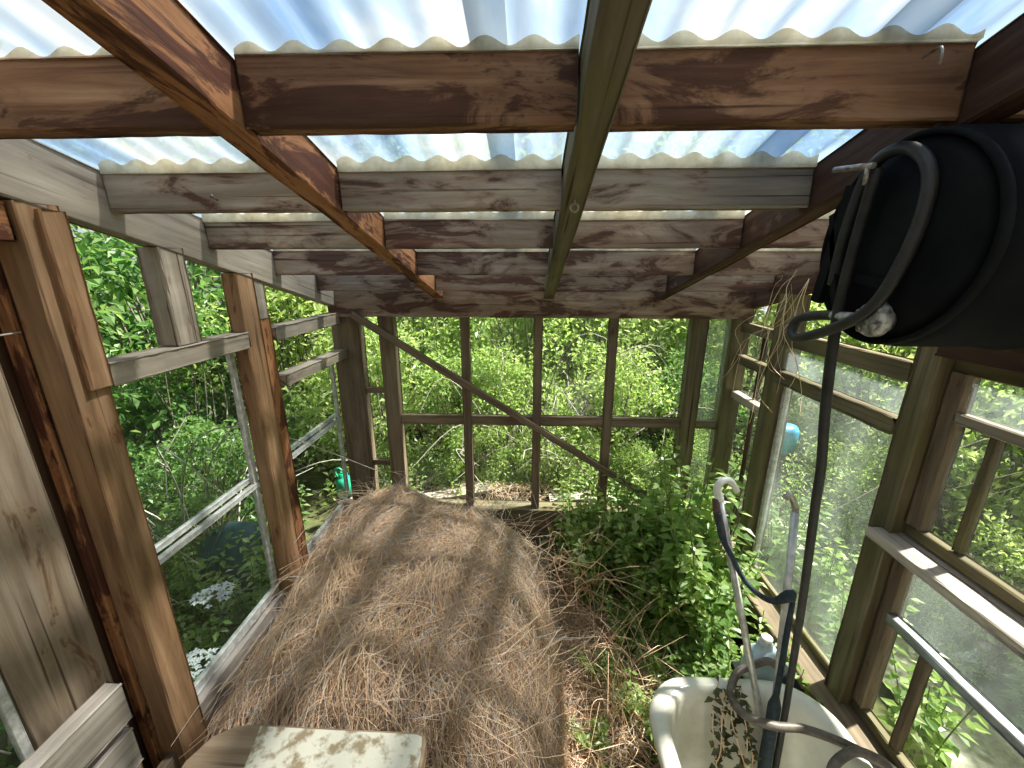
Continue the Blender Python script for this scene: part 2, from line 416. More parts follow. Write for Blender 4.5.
for (a,b) in ((-.782,-.40),(-.348,.019),(.071,.441),(.493,.895)):
    for (c,d) in ((.426,.985),(1.045,1.638)): pane('pane',(a,YF+.004,c),(b,YF+.008,d),GL_CLEAN,w)
w=empty('window_2',(-.93,YF,0),kind='structure')
for z in (.717,1.195): railx('glazing_bar',-.985,-.872,YF-.01,YF+.025,z-.017,z+.017,W_MID,w)
for c,d in ((.45,.70),(.734,1.178),(1.212,1.638)): pane('pane',(-.985,YF+.004,c),(-.872,YF+.008,d),GL_CLEAN,w)
w=empty('window_3',(1.05,YF,0),kind='structure')
railx('glazing_bar',.985,1.11,YF-.01,YF+.025,.985,1.03,W_OLIVE,w)
for c,d in ((.45,.985),(1.03,1.638)): pane('pane',(.985,YF+.004,c),(1.11,YF+.008,d),GL_HAZE,w)

# ------------------------------------------------------------------ left wall
wl=empty('wall_left',(XL,1.2,0),kind='structure')
def LR(y): return RB(y,-.05)
post('post',-1.165,XL,.875,.965,0,LR(.92)+.008,W_POST,wl,segs=24)
post('casing_strip',-1.15,XL+.014,.908,.966,1.61,LR(.93)-.002,W_POST,wl)
post('casing_strip',-1.20,-1.166,.862,.905,0,2.06,W_ORANGE,wl,segs=20)
post('stud',-1.235,-1.201,.868,.93,0,2.06,W_BROWN,wl,segs=20)
post('cladding_board',-1.215,-1.19,.655,.838,0,2.10,W_PLANK,wl,segs=24)
post('cladding_board',-1.245,-1.216,.82,.95,0,2.10,W_BROWN,wl,segs=24)
raily('header',-1.165,-1.105,.30,.872,1.955,2.035,W_ORANGE,wl)
raily('rail',-1.165,-1.115,.25,.80,.672,.80,W_WHITE,wl,segs=20)
raily('rail',-1.165,-1.128,.25,.80,.50,.632,W_WHITE,wl,segs=20)
post('stud',-1.165,XL,1.20,1.29,1.668,LR(1.24)+.01,W_PALE,wl)
post('post',-1.15,XL,1.50,1.60,0,LR(1.55)+.01,W_POST,wl,segs=24)
post('casing_strip',-1.145,XL-.006,1.602,1.672,0,1.70,W_ORANGE,wl,segs=24)
post('casing_strip',-1.145,XL-.004,1.602,1.665,1.702,LR(1.64)+.008,W_PALE,wl)
raily('rail',-1.15,XL+.012,.966,1.50,1.604,1.668,W_PALE,wl,segs=16)
raily('rail',-1.14,XL+.01,1.673,2.27,1.60,1.664,W_PALE,wl,segs=16)
raily('rail',-1.13,XL+.022,1.675,2.30,1.398,1.452,W_PALE,wl,segs=16)
raily('sill',-1.19,-1.122,.966,1.50,.405,.46,W_WHITE,wl,segs=16)
raily('sill',-1.19,-1.122,1.673,2.28,.405,.46,W_WHITE,wl,segs=16)
for z0,z1 in ((-.02,.2),(.205,.404)): raily('base_board',-1.15,-1.12,.25,2.28,z0,z1,W_MID,wl)
# sashes: stiles + double meeting rail + panes
def sash_left(name,y0,y1,ztop,zmid):
    w=empty(name,(-1.15,y0,0),kind='structure')
    raily('meeting_rail',-1.165,-1.145,y0,y1,zmid-.028,zmid-.006,SASH_W,w)
    raily('meeting_rail',-1.185,-1.166,y0,y1,zmid+.0,zmid+.022,SASH_W,w)
    raily('sash_rail',-1.17,-1.15,y0,y1,.46,.50,SASH_W,w)
    post('sash_stile',-1.168,-1.15,y1-.026,y1,.46,ztop,SASH_W,w)
    post('sash_stile',-1.168,-1.15,y0,y0+.026,.46,ztop,SASH_W,w)
    pane('pane',(-1.160,y0+.026,.50),(-1.156,y1-.026,zmid-.028),GL_CLEAN,w)
    pane('pane',(-1.178,y0+.026,zmid+.022),(-1.174,y1-.026,ztop),GL_CLEAN,w)
sash_left('window_4',.972,1.498,1.60,1.035)
sash_left('window_5',1.676,2.27,1.395,1.035)
w=empty('window_6',(-1.20,.4,0),kind='structure')
post('sash_stile',-1.21,-1.195,.632,.652,.5,2.0,SASH_W,w)
raily('sash_rail',-1.215,-1.195,.10,.632,.62,.65,SASH_W,w)
pane('pane',(-1.207,.10,.65),(-1.203,.632,2.0),GL_CLEAN,w)

# ------------------------------------------------------------------ right wall
wr=empty('wall_right',(XR,1.2,0),kind='structure')
def RR(y): return RB(y,-.05)
post('post',XR,1.245,1.165,1.245,0,RR(1.2)+.01,W_OLIVE,wr,segs=24)
post('post',XR,1.245,1.885,1.975,0,RR(1.93)+.01,W_OLIVE,wr,segs=24)
post('post',XR,1.245,.22,.31,0,RR(.26)+.01,W_OLIVE,wr,segs=24)
raily('rail',XR-.012,XR+.035,1.245,1.885,1.392,1.452,W_OLIVE,wr,segs=16)
raily('rail',XR-.006,XR+.045,1.975,2.27,1.395,1.445,W_OLIVE,wr)
raily('rail',XR-.005,XR+.045,1.245,1.885,1.565,1.63,W_OLIVE,wr,segs=16)
raily('rail',XR,XR+.05,1.975,2.27,1.57,1.62,W_OLIVE,wr)
raily('rail',XR,XR+.045,1.975,2.27,1.19,1.235,W_WHITE,wr)
raily('head_rail',XR-.02,XR+.06,.31,1.165,1.665,1.735,W_DARK,wr)
raily('sill',XR-.07,XR+.085,.31,2.27,.30,.36,W_MID,wr,segs=20)
for z0,z1 in ((-.02,.15),(.155,.30)): raily('base_board',XR+.02,XR+.05,.22,2.27,z0,z1,W_OLIVE,wr)
raily('window_ledge',XR-.045,XR+.085,.31,1.198,1.058,1.092,W_WHITE,wr,segs=20,label='weathered window ledge board in pale wood')  # same pale wood on every face of the board
w=empty('window_7',(1.2,.7,0),kind='structure')   # upper near sash
raily('sash_rail',1.19,1.225,.31,1.165,1.093,1.133,W_OLIVE,w); raily('sash_rail',1.19,1.225,.31,1.165,1.62,1.664,W_OLIVE,w)
post('sash_stile',1.185,1.23,1.118,1.163,1.13,1.622,W_MID,w); post('sash_stile',1.19,1.225,.32,.36,1.133,1.62,W_OLIVE,w)
raily('glazing_bar',1.185,1.222,.36,1.118,1.483,1.515,W_PALE,w)
post('glazing_bar',1.20,1.225,1.012,1.034,1.133,1.483,W_OLIVE,w)
pane('pane',(1.206,.36,1.133),(1.210,1.118,1.483),GL_CLEAN,w); pane('pane',(1.206,.36,1.515),(1.210,1.118,1.62),GL_HAZE,w)
w=empty('window_8',(1.2,.7,0),kind='structure')   # lower near sash
raily('sash_rail',1.19,1.225,.31,1.165,.362,.40,W_OLIVE,w); raily('sash_rail',1.19,1.225,.31,1.165,1.02,1.057,W_OLIVE,w)
post('sash_stile',1.185,1.23,1.118,1.163,.40,1.02,W_MID,w); post('sash_stile',1.19,1.225,.32,.36,.40,1.02,W_OLIVE,w)
raily('glazing_bar',1.17,1.205,.36,1.118,.79,.822,METAL_F,w); post('glazing_bar',1.19,1.215,.985,1.012,.40,.79,W_MID,w)
pane('pane',(1.206,.36,.40),(1.210,1.118,.79),GL_CLEAN,w); pane('pane',(1.206,.36,.822),(1.210,1.118,1.02),GL_DUST,w)
w=empty('window_9',(1.2,1.6,0),kind='structure')
post('sash_stile',1.19,1.215,1.247,1.272,.362,1.388,SASH_W,w); post('sash_stile',1.19,1.215,1.858,1.883,.362,1.388,SASH_W,w)
raily('sash_rail',1.19,1.215,1.247,1.883,.362,.395,W_OLIVE,w)
pane('pane',(1.200,1.272,.395),(1.204,1.858,1.388),GL_DUST,w)
pane('pane',(1.172,1.247,1.453),(1.176,1.883,1.564),GL_HAZE,w)
w=empty('window_10',(1.2,2.1,0),kind='structure')
post('glazing_bar',1.19,1.21,2.10,2.118,.362,1.57,W_BROWN,w)
pane('pane',(1.198,1.977,.362),(1.202,2.10,1.565),GL_CLEAN,w); pane('pane',(1.198,2.118,.362),(1.202,2.265,1.565),GL_CLEAN,w)

# ------------------------------------------------------------------ black tank on a wall bracket
TY,TZ,TR,TX=.749,1.939,.171,.607
t=empty('tank',(.85,TY,TZ-TR),'black steel drum tank lying on its side, high by the right wall','tank')
mb=MB(); mb.lathe([(.004,TR-.012),(.012,TR-.003),(.03,TR),(.18,TR),(.186,TR+.004),(.194,TR+.004),(.20,TR),(.36,TR),(.366,TR+.004),(.374,TR+.004),(.38,TR),(.51,TR),(.525,TR-.012)],(TX,TY,TZ),'x',56)
body=part(mb,'body',BLACK,t)
mb=MB(); mb.lathe([(-.022,.02),(-.021,.06),(-.016,.10),(-.006,.14),(.003,TR-.012),(.004,TR-.014)],(TX,TY,TZ),'x',48); part(mb,'end_cap',BLACK2,t)
mb=MB()
mb.loops([[(TX+a,TY+r*math.cos(2*math.pi*j/56),TZ+r*math.sin(2*math.pi*j/56)) for j in range(56)] for a,r in ((.006,TR-.013),(-.003,TR-.011),(-.005,TR-.007),(-.002,TR-.003),(.006,TR-.003),(.01,TR-.004))],True,0,True); part(mb,'rim',BLACK2,t)
# mounting straps crossing the cap
mb=MB()
for (ya,za,yb,zb,ww) in ((.832,2.045,.868,1.835,.024),(.868,2.0,.80,1.80,.012),(.79,1.885,.70,1.875,.016)):
    a=V3((TX-.026,ya,za)); b=V3((TX-.026,yb,zb)); d=(b-a).normalized(); n=V3((1,0,0)).cross(d)*ww*.5
    o=len(mb.v)
    for dx in (0,.012):
        for p in (a-n,a+n,b+n,b-n): mb.v.append((p.x+dx-.004,p.y,p.z))
    for q in ((0,1,2,3),(7,6,5,4),(0,4,5,1),(1,5,6,2),(2,6,7,3),(3,7,4,0)): mb.face([o+i for i in q])
part(mb,'bracket',BLACK2,t)
mb=MB(); mb.lathe([(-.030,.014),(-.030,.026),(-.022,.030),(-.012,.030),(-.010,.022),(.0,.022)],(TX-.008,.716,1.818),'x',24)
mb.tube([(TX-.03,.72,1.818),(TX-.036,.76,1.816),(TX-.034,.80,1.815)],.009,10)
fit=part(mb,'drain_fitting',CAST,t); fit['label']='corroded pale metal drain fitting'
for k in range(4):
    a=k*math.pi/2+.5; mb=MB(); mb.lathe([(-.005,.003),(-.004,.005),(.004,.005)],(TX-.038,.716+.021*math.cos(a),1.818+.021*math.sin(a)),'x',6); sub(mb,'bolt',STEEL,fit)
mb=MB(); mb.tube([(TX-.05,.853,2.075),(TX-.05,.76,2.062)],.005,8,smooth=False); mb.tube([(TX-.05,.80,2.068),(TX-.02,.80,2.066)],.005,8,smooth=False); mb.tube([(TX-.05,.772,2.064),(TX-.05,.770,2.035)],.004,8,smooth=False)
part(mb,'handle_bar',STEEL,t)
t2=empty('wall_bracket',(1.08,TY,1.736),'dark timber bracket board under the black tank','bracket')
mb=MB(); mb.box((.96,TY-.12,1.7365),(1.215,TY+.12,1.7672)); part(mb,'shelf_board',W_DARK,t2)
for yy in (TY-.08,TY+.06):
    mb=MB(); o=0
    P=[(1.125,yy,1.7365),(.99,yy,1.7365),(1.125,yy,1.60)]; mb.v=[*P,*[(a,b+.02,c) for a,b,c in P]]
    for q in ((0,1,2),(5,4,3),(0,3,4,1),(1,4,5,2),(2,5,3,0)): mb.face(list(q))
    part(mb,'support',W_DARK,t2)
# hoses on the tank
X0=TX-.035
mb=MB(); mb.tube([(.585,.835,1.87),(.58,.825,1.95),(.58,.806,2.045),(.581,.776,2.08),(.584,.730,2.079),(.584,.690,2.045),(.582,.676,1.99),(.575,.682,1.912),(.566,.71,1.836),(.558,.782,1.79),(.556,.862,1.762),(.560,.892,1.772),(.566,.888,1.796),(.572,.85,1.809),(.574,.80,1.815)],.0098,12,res=8)
tag(mb.build('hose',RUBBERG,None,(X0,.8,1.757)),'thick black rubber hose looped over the end of the tank','hose')
mb=MB(); mb.tube([(.572,.772,2.06),(.570,.785,1.87),(.576,.788,1.75),(.594,.795,1.62),(.622,.81,1.495),(.645,.832,1.395),(.712,.89,1.10),(.775,.945,.78),(.806,.965,.52),(.805,.95,.30),(.79,.93,.165)],.0095,12,res=8)
tag(mb.build('water_pipe',RUBBER,None,(.79,.95,.165)),'straight black pipe hanging from the tank down into the bathtub','pipe')

# ------------------------------------------------------------------ bathtub
def rrect(cx,cy,hx,hy,r,z,n=9):
    p=[]
    for (sx,sy,a0) in ((1,1,0),(-1,1,90),(-1,-1,180),(1,-1,270)):
        for k in range(n+1):
            a=math.radians(a0+90*k/n); p.append((cx+sx*(hx-r)+r*math.cos(a),cy+sy*(hy-r)+r*math.sin(a),z))
    return p
tb=empty('bathtub',(.655,.40,0),'old cream enamel bathtub holding hoses and poles beneath the right window','bathtub')
cx,cy,hx,hy=.685,.385,.298,.712
L=[(.10,.09,.07),(.06,.06,.25),(.035,.035,.49),(.012,.012,.515),(.0,.0,.53),(.002,.002,.546),(.014,.014,.556),(.034,.034,.558),(.05,.05,.552),(.058,.058,.535),(.07,.075,.42),(.085,.11,.28),(.10,.14,.17),(.13,.18,.125),(.19,.26,.11)]
mb=MB(); mb.loops([rrect(cx,cy,hx-a,hy-b,max(.04,.17-max(a,b)*.5),z) for a,b,z in L],True,0,True,True,True)
part(mb,'tub_shell',ENAMEL,tb)
for sx in (-.18,.18):
    for sy in (-.5,.5):
        mb=MB(); mb.tube([(cx+sx,cy+sy,.085),(cx+sx*1.12,cy+sy*1.04,.05),(cx+sx*1.15,cy+sy*1.05,.0)],lambda t:.028-.01*t,10); part(mb,'foot',BLACK2,tb)
mb=MB(); mb.lathe([(0,.02),(.004,.024),(.006,.02)],(cx,.72,.109),'z',20); part(mb,'drain',CAST,tb)

# metal poles standing in the tub
p=empty('metal_pole',(.85,.93,.12),'grey metal pole with a white hooked top leaning in the bathtub, left of the pair','pole')
mb=MB(); A=V3((.85,.93,.13)); B=V3((.615,1.185,1.19)); mb.tube([A,B],.011,12,smooth=False); part(mb,'tube',ALU,p)
d=(B-A).normalized()
mb=MB(); mb.tube([B-d*.01,B+d*.03,B+d*.055+V3((.02,0,0)),B+d*.055+V3((.05,.01,-.004)),B+d*.03+V3((.075,.02,-.02))],lambda t:.0135-.004*t,12); part(mb,'hook',HOOKW,p)
mb=MB(); mb.tube([B-d*.004+V3((-.012,0,0)),B-d*.05+V3((-.016,-.004,0)),B-d*.12+V3((-.013,-.004,0)),B-d*.17+V3((-.006,0,0))],lambda t:.013-.006*abs(t-.4),10); part(mb,'grip',LEATHER,p)
p=empty('metal_pole',(.83,.94,.12),'bare grey metal pole upright in the bathtub beside the black pipe','pole')
mb=MB(); A2=V3((.79,.93,.13)); B2=V3((.80,1.10,1.20)); mb.tube([A2,B2],.011,12,smooth=False); part(mb,'tube',ALU,p)
mb=MB(); mb.tube([B2,B2+V3((-.004,.01,.03)),B2+V3((-.02,.012,.045)),B2+V3((-.032,.012,.035))],.009,10); part(mb,'bent_tip',STEEL,p)
def on(A,B,t): return A+(B-A)*t
mb=MB(); q0=on(A,B,.96); q1=on(A2,B2,.76)
mb.tube([q0+V3((-.014,-.012,0)),on(A,B,.90)+V3((-.022,-.014,0)),on(A,B,.83)+V3((.0,-.018,0)),(.70,1.10,.935),(.755,1.065,.905),q1+V3((-.005,-.016,.0)),q1+V3((.015,-.004,.0)),q1+V3((.012,-.014,-.03)),on(A2,B2,.55)+V3((-.006,-.02,0)),on(A2,B2,.36)+V3((-.018,-.02,0)),on(A2,B2,.18)+V3((-.03,-.03,0)),(.79,.88,.17),(.74,.82,.14)],lambda t:.0085+.009*math.exp(-((t-.42)/.05)**2)+(.010 if t>.72 else 0),10)
tag(mb.build('strap',CLOTH,None,(.75,.9,.14)),'dark teal cloth strap slung between the two metal poles','strap')
# garden hose
mb=MB(); mb.tube([(.875,1.105,.575),(.835,1.118,.60),(.772,1.105,.595),(.714,1.083,.585),(.672,1.035,.58),(.657,.988,.58),(.680,.945,.58),(.75,.922,.58),(.82,.918,.582),(.89,.893,.585),(.95,.860,.585),(1.002,.822,.578),(1.02,.75,.575),(.985,.68,.57),(.92,.66,.575),(.855,.70,.57),(.832,.77,.565),(.845,.82,.566),(.885,.843,.59),(.93,.842,.612),(.985,.80,.61),(1.03,.68,.59),(1.045,.5,.5),(1.04,.3,.2),(1.03,.1,.02)],.0125,12,res=8)
tag(mb.build('garden_hose',HOSEM,None,(1.02,.1,.02)),'brown garden hose coiled over the bathtub rim','hose')
# crumpled pale blue container at the tub's far corner
mb=MB(); lps=[]
for k,(z,s) in enumerate([(.0,.5),(.004,.9),(.03,1),(.07,.96),(.11,1.0),(.125,.8),(.14,.42),(.16,.36),(.17,.34)]):
    lp=[]
    for j in range(20):
        a=2*math.pi*j/20; q=(abs(math.cos(a))**.6*math.copysign(1,math.cos(a)), abs(math.sin(a))**.6*math.copysign(1,math.sin(a)))
        w_=1+.32*noise.noise(V3((q[0]*2,q[1]*2,z*30)))
        lp.append((.845+q[0]*.06*s*w_,1.165+q[1]*.042*s*w_,z+.465))
    lps.append(lp)
mb.loops(lps,True,0,True,True,True)
pj=empty('plastic_jug',(.875,1.165,.50),'crumpled pale blue plastic jug behind the bathtub at the poles','jug')
part(mb,'jug_body',BLUEP,pj)
mb=MB(); mb.lathe([(0,.019),(.018,.019),(.022,.015)],(.845,1.165,.634),'z',16); part(mb,'cap',HOOKW,pj)
st=empty('storage_crate',(.90,1.165,0),'dark crate half hidden by plants behind the bathtub, under the blue jug','crate')
mb=MB(); mb.box((.79,1.12,.02),(.97,1.22,.44)); part(mb,'crate_body',BLACK2,st)
for z in (.12,.28,.42): 
    mb=MB(); mb.box((.785,1.113,z),(.975,1.12,z+.06)); part(mb,'slat',BLACK2,st)
mb=MB(); mb.box((.78,1.11,.4405),(.98,1.23,.464)); part(mb,'lid',BLACK2,st)

# ------------------------------------------------------------------ bench with peeling paint
tbx=empty('work_bench',(-.55,.5,0),'weathered bench with peeling cream paint and rounded corners in front of dry heap','bench')
mb=MB(); TOP=.75
out_=[(-.80,.10),(-.255,.10),(-.248,.70),(-.250,.728),(-.258,.742),(-.275,.747),(-.70,.748),(-.755,.742),(-.80,.715),(-.825,.66)]
n=len(out_); ctr=V3((-.53,.45,0))
lps=[]
for z,s in ((TOP-.045,.99),(TOP-.040,1),(TOP-.006,1),(TOP-.001,.995),(TOP,.985)):
    lps.append([(ctr.x+(a-ctr.x)*s,ctr.y+(b-ctr.y)*s,z) for a,b in out_])
mb.loops(lps,True,0,False,True,True)
part(mb,'bench_top',W_DECK,tbx)
mb=MB(); px=[(-.68,.11),(-.262,.11),(-.256,.70),(-.263,.735),(-.277,.740),(-.69,.741),(-.66,.60),(-.685,.40),(-.665,.25)]
lps=[[(a,b,TOP+.0002) for a,b in px],[(a,b,TOP+.0022) for a,b in px]]
mb.loops(lps,True,0,False,True,True)
o=part(mb,'paint_layer',PAINT,tbx); o['label']='flaking cream paint layer'
for x in (-.76,-.31):
    for y in (.16,.67):
        mb=MB(); mb.box((x-.025,y-.025,0),(x+.025,y+.025,TOP-.046)); part(mb,'leg',W_MID,tbx)
mb=MB(); mb.box((-.735,.66,TOP-.13),(-.335,.68,TOP-.046)); part(mb,'apron',W_MID,tbx)

# ------------------------------------------------------------------ heap of dry stalks
def Hy(y):
    K=[(.78,.0),(.84,.26),(.98,.42),(1.25,.54),(1.5,.62),(1.8,.67),(2.0,.67),(2.1,.64),(2.2,.52),(2.27,.25)]
    if y<=K[0][0] or y>=K[-1][0]: return 0
    for (a,b),(c,d) in zip(K,K[1:]):
        if a<=y<=c: return b+(d-b)*(y-a)/(c-a)
def heap_h(x,y):
    u=(x+.49)/(.66 if x>-.49 else .70)
    if abs(u)>=1: return 0
    # back left leans up to the wall, right shoulder is lower
    e=(1-abs(u)**2.6)**.75 if u>0 else (1-abs(u)**5)**.6
    t=max(0,min(1,(y-1.5)/.6))
    return Hy(y)*e*(1-.36*t*max(0,u+.35))+(.07*noise.noise(V3((x*2.6,y*2.6,1)))+.035*noise.noise(V3((x*7,y*7,4))))*min(1,Hy(y)*4)*e
hp=empty('dry_heap',(-.5,1.5,0),'large mound of dry tangled brown stalks left of centre on the floor','heap',kind='stuff')
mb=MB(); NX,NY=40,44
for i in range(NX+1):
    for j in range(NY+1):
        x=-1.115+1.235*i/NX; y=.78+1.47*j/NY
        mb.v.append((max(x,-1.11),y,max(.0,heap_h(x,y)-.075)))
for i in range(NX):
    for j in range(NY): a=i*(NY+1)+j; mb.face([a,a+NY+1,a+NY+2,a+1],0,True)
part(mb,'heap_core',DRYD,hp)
mb=MB(); Rs=random.Random(11)
def strand(mb,p,ang,L,r,mat,lift,curl,clampx=True,gh=None,n=7):
    x,y=p; pts=[]; a=ang; z0=lift
    ph=Rs.uniform(0,6.3); fr=Rs.uniform(.5,1.0); step=L/n
    for k in range(n+1):
        h=(gh or heap_h)(x,y)
        pts.append(V3((x,y,max(.006,h+z0*math.sin(math.pi*min(1,.15+k/n))+Rs.uniform(-.006,.006)))))
        a+=curl*math.sin(ph+k*fr)+Rs.uniform(-.09,.09)
        hx_=((gh or heap_h)(x+.01,y)-h)/.01; hy_=((gh or heap_h)(x,y+.01)-h)/.01
        sl=1/math.sqrt(1+(hx_*math.cos(a)+hy_*math.sin(a))**2)
        x+=step*sl*math.cos(a); y+=step*sl*math.sin(a)
        if clampx: x=max(-1.10,x); y=min(2.24,y)
    mb.tube(pts,lambda t:r*(1-.6*t),3,mat,caps=False,smooth=False)
for i in range(15500):
    for _ in range(20):
        x=Rs.uniform(-1.07,.13); y=Rs.uniform(.82,2.22)
        if heap_h(x,y)>.05: break
    # flow: fans from the far-left crest down to the front right
    base=math.atan2(y-2.45, x+.60)
    if y>1.45 or Rs.random()<.35: ang=base+Rs.gauss(0,.26)+.35*math.sin(x*5+1)
    else: ang=base+Rs.gauss(0,.6)+.6*math.sin(x*8+y*5)
    if Rs.random()<.5: ang+=math.pi
    strand(mb,(x,y),ang,Rs.uniform(.35,.95),Rs.uniform(.0007,.0016),Rs.choice((0,0,1,1,2)),Rs.uniform(-.05,.055)+(.06*Rs.random() if y<1.35 else 0),Rs.uniform(.08,.42),n=10)
for i in range(1500):     # loose ends that stand out of the heap
    x=Rs.uniform(-1.0,.08); y=Rs.uniform(.95,2.12); h=heap_h(x,y)
    if h<.05: continue
    a=Rs.uniform(0,6.28); L=Rs.uniform(.10,.34); up=Rs.uniform(.05,.6)
    pts=[V3((x,y,h)),V3((max(-1.07,x+L*.4*math.cos(a)),y+L*.4*math.sin(a),h+L*up*.5)),V3((max(-1.07,x+L*math.cos(a+.5)),min(2.24,y+L*math.sin(a+.5)),h+L*up*.55))]
    mb.tube(pts,.0010,3,Rs.choice((0,1,2)),res=4,caps=False)
part(mb,'dry_stalks',[DRY1,DRY2,DRY3],hp)

# straw litter on the floor
mb=MB()
def flat(x,y): return .012
for i in range(1700):
    x=Rs.uniform(.02,.62) if Rs.random()<.75 else Rs.uniform(.1,1.05); y=Rs.uniform(.85,2.2)
    if .30<x and y<1.14: continue
    strand(mb,(x,y),Rs.uniform(0,6.28),Rs.uniform(.08,.35),Rs.uniform(.0012,.0024),Rs.choice((0,1,1,2)),Rs.uniform(.0,.11),.3,True,flat,6)
mb.v=[(min(a,1.06),b,c) for a,b,c in mb.v]
tag(mb.build('straw_litter',[DRY1,DRY2,DRY3],None,(.4,1.5,0)),'loose dry straw and dead stems strewn on floor right of the heap','straw',kind='stuff')

# ------------------------------------------------------------------ plants
def rdir(rr): 
    while True:
        v=V3((rr.uniform(-1,1),rr.uniform(-1,1),rr.uniform(-1,1)))
        if .05<v.length<1: return v.normalized()
def shrub_meshes(seed,H,Rd,ntip,nleaf,ll,mats,low=.05):
    rr=random.Random(seed); st=MB(); lf=MB()
    for k in range(ntip):
        a=rr.uniform(0,6.283); zz=rr.uniform(low,1.0); rad=Rd*math.sqrt(rr.random())*(math.sin(math.pi*min(1,.18+.72*zz))**.6)
        tip=V3((rad*math.cos(a),rad*math.sin(a),zz*H))
        b=V3((.08*rr.uniform(-1,1),.08*rr.uniform(-1,1),.0))
        mid=b.lerp(tip,.5)+V3((rr.uniform(-.1,.1),rr.uniform(-.1,.1),.12*H*rr.random()))
        if k%2==0: st.tube([b,mid,tip],lambda t:.011*(1-.75*t)*H/1.6,5,0,res=4,caps=False)
        cl=rr.uniform(.12,.26)*H/1.6; dm=rr.random()
        for i in range(nleaf):
            p=tip+rdir(rr)*cl*(rr.random()**.5)
            d=(rdir(rr)+(p-tip).normalized()*.7+V3((0,0,-.2)))
            u=(V3((0,0,1))+rdir(rr)*.8).normalized()
            s=ll*rr.uniform(.6,1.25)
            m=0 if rr.random()<.55+.3*(dm-.5) else (1 if rr.random()<.7 else 2)
            if p.z<.01: p.z=.01
            lf.leaf(p,d,u,s,s*rr.uniform(.45,.62),m)
    return st.mesh('stems',[BARK]), lf.mesh('foliage',mats)
LEAF_E=leafmat('leaf_cool',(.06,.14,.035),(.17,.28,.10),(.20,.38,.07),.4)
PROTO=[shrub_meshes(1,1.6,.70,66,84,.052,[LEAF_A,LEAF_B,LEAF_C]),
       shrub_meshes(2,1.6,.75,66,84,.056,[LEAF_A,LEAF_C,LEAF_B]),
       shrub_meshes(3,1.6,.65,56,76,.056,[LEAF_E,LEAF_B,LEAF_D]),
       shrub_meshes(4,1.6,.72,60,72,.062,[LEAF_D,LEAF_E,LEAF_B]),
       shrub_meshes(5,1.6,.70,66,84,.060,[LEAF_C,LEAF_A,LEAF_B])]
def shrub(k,x,y,s,rz,label,group,name='shrub',cat='shrub',sz=None,z=-.06):
    st,lf=PROTO[k]
    t=empty(name,(x,y,z),label,cat,group); t.scale=(s,s,sz or s); t.rotation_euler=(0,0,rz)
    for nm,me in (('stems',st),('foliage',lf)):
        o=bpy.data.objects.new(nm,me); COL.objects.link(o); o.parent=t
    return t
Rp=random.Random(5)
G1=('bushy green shrub in the thicket beyond the far windows','shrubs beyond the far windows')
for x in (-1.5,-.75,.0,.8,1.6): shrub(Rp.choice((0,1,4,2)),x+Rp.uniform(-.15,.15),3.35+Rp.uniform(-.12,.2),Rp.uniform(.72,.95),Rp.uniform(0,6),*G1)
for x in (-1.05,-.45,.2,.85,1.4): shrub(Rp.choice((0,1,4)),x+Rp.uniform(-.1,.1),2.92+Rp.uniform(-.03,.12),Rp.uniform(.34,.52),Rp.uniform(0,6),*G1)
for x in (-2.2,-1.2,-.3,.6,1.5,2.4): shrub(Rp.choice((0,1,4)),x+Rp.uniform(-.2,.2),4.5+Rp.uniform(-.2,.3),Rp.uniform(1.15,1.5),Rp.uniform(0,6),*G1)
G2=('dense green shrub growing outside the left windows','shrubs outside the left windows')
for (x,y,s,k) in ((-2.15,2.35,.62,2),(-2.0,1.55,.5,3),(-2.2,.7,.75,3),(-2.75,1.5,1.0,2),(-2.7,2.9,1.05,3),(-3.0,.5,1.15,2),(-3.4,2.1,1.45,2),(-3.7,1.0,1.6,2),(-3.5,3.4,1.5,3),(-2.0,-.2,.8,2),(-2.3,3.7,1.2,1)):
    shrub(k,x,y,s,Rp.uniform(0,6),*G2)
G3=('leafy light green shrub growing outside the right windows','shrubs outside the right windows')
for (x,y,s,k) in ((2.05,2.5,.52,1),(2.35,1.7,.5,4),(2.4,.9,.5,4),(2.8,1.3,.85,1),(2.8,2.3,.95,4),(2.7,.2,.85,0),(3.0,3.3,1.15,1),(3.8,1.6,1.4,0),(3.7,.4,1.3,4),(3.8,2.8,1.5,1)):
    shrub(k,x,y,s,Rp.uniform(0,6),*G3)
G4=('tall dense tree closing the background behind the garden shrubs','trees around the garden')
for (x,y,s) in ((-5.5,.5,2.2),(-5.2,2.6,2.4),(-4.4,4.8,2.4),(-2.9,6.0,2.4),(-1.2,6.3,2.3),(.6,6.3,2.3),(2.3,6.1,2.3),(4.0,5.0,2.2),(5.3,3.2,2.1),(5.5,1.2,1.9),(5.4,-.6,1.8),(-5.3,-1.4,2.1)):
    shrub(Rp.choice((2,3)) if x<-2.5 else Rp.choice((0,1,4)),x,y,s,Rp.uniform(0,6),*G4,name='tree',cat='tree')
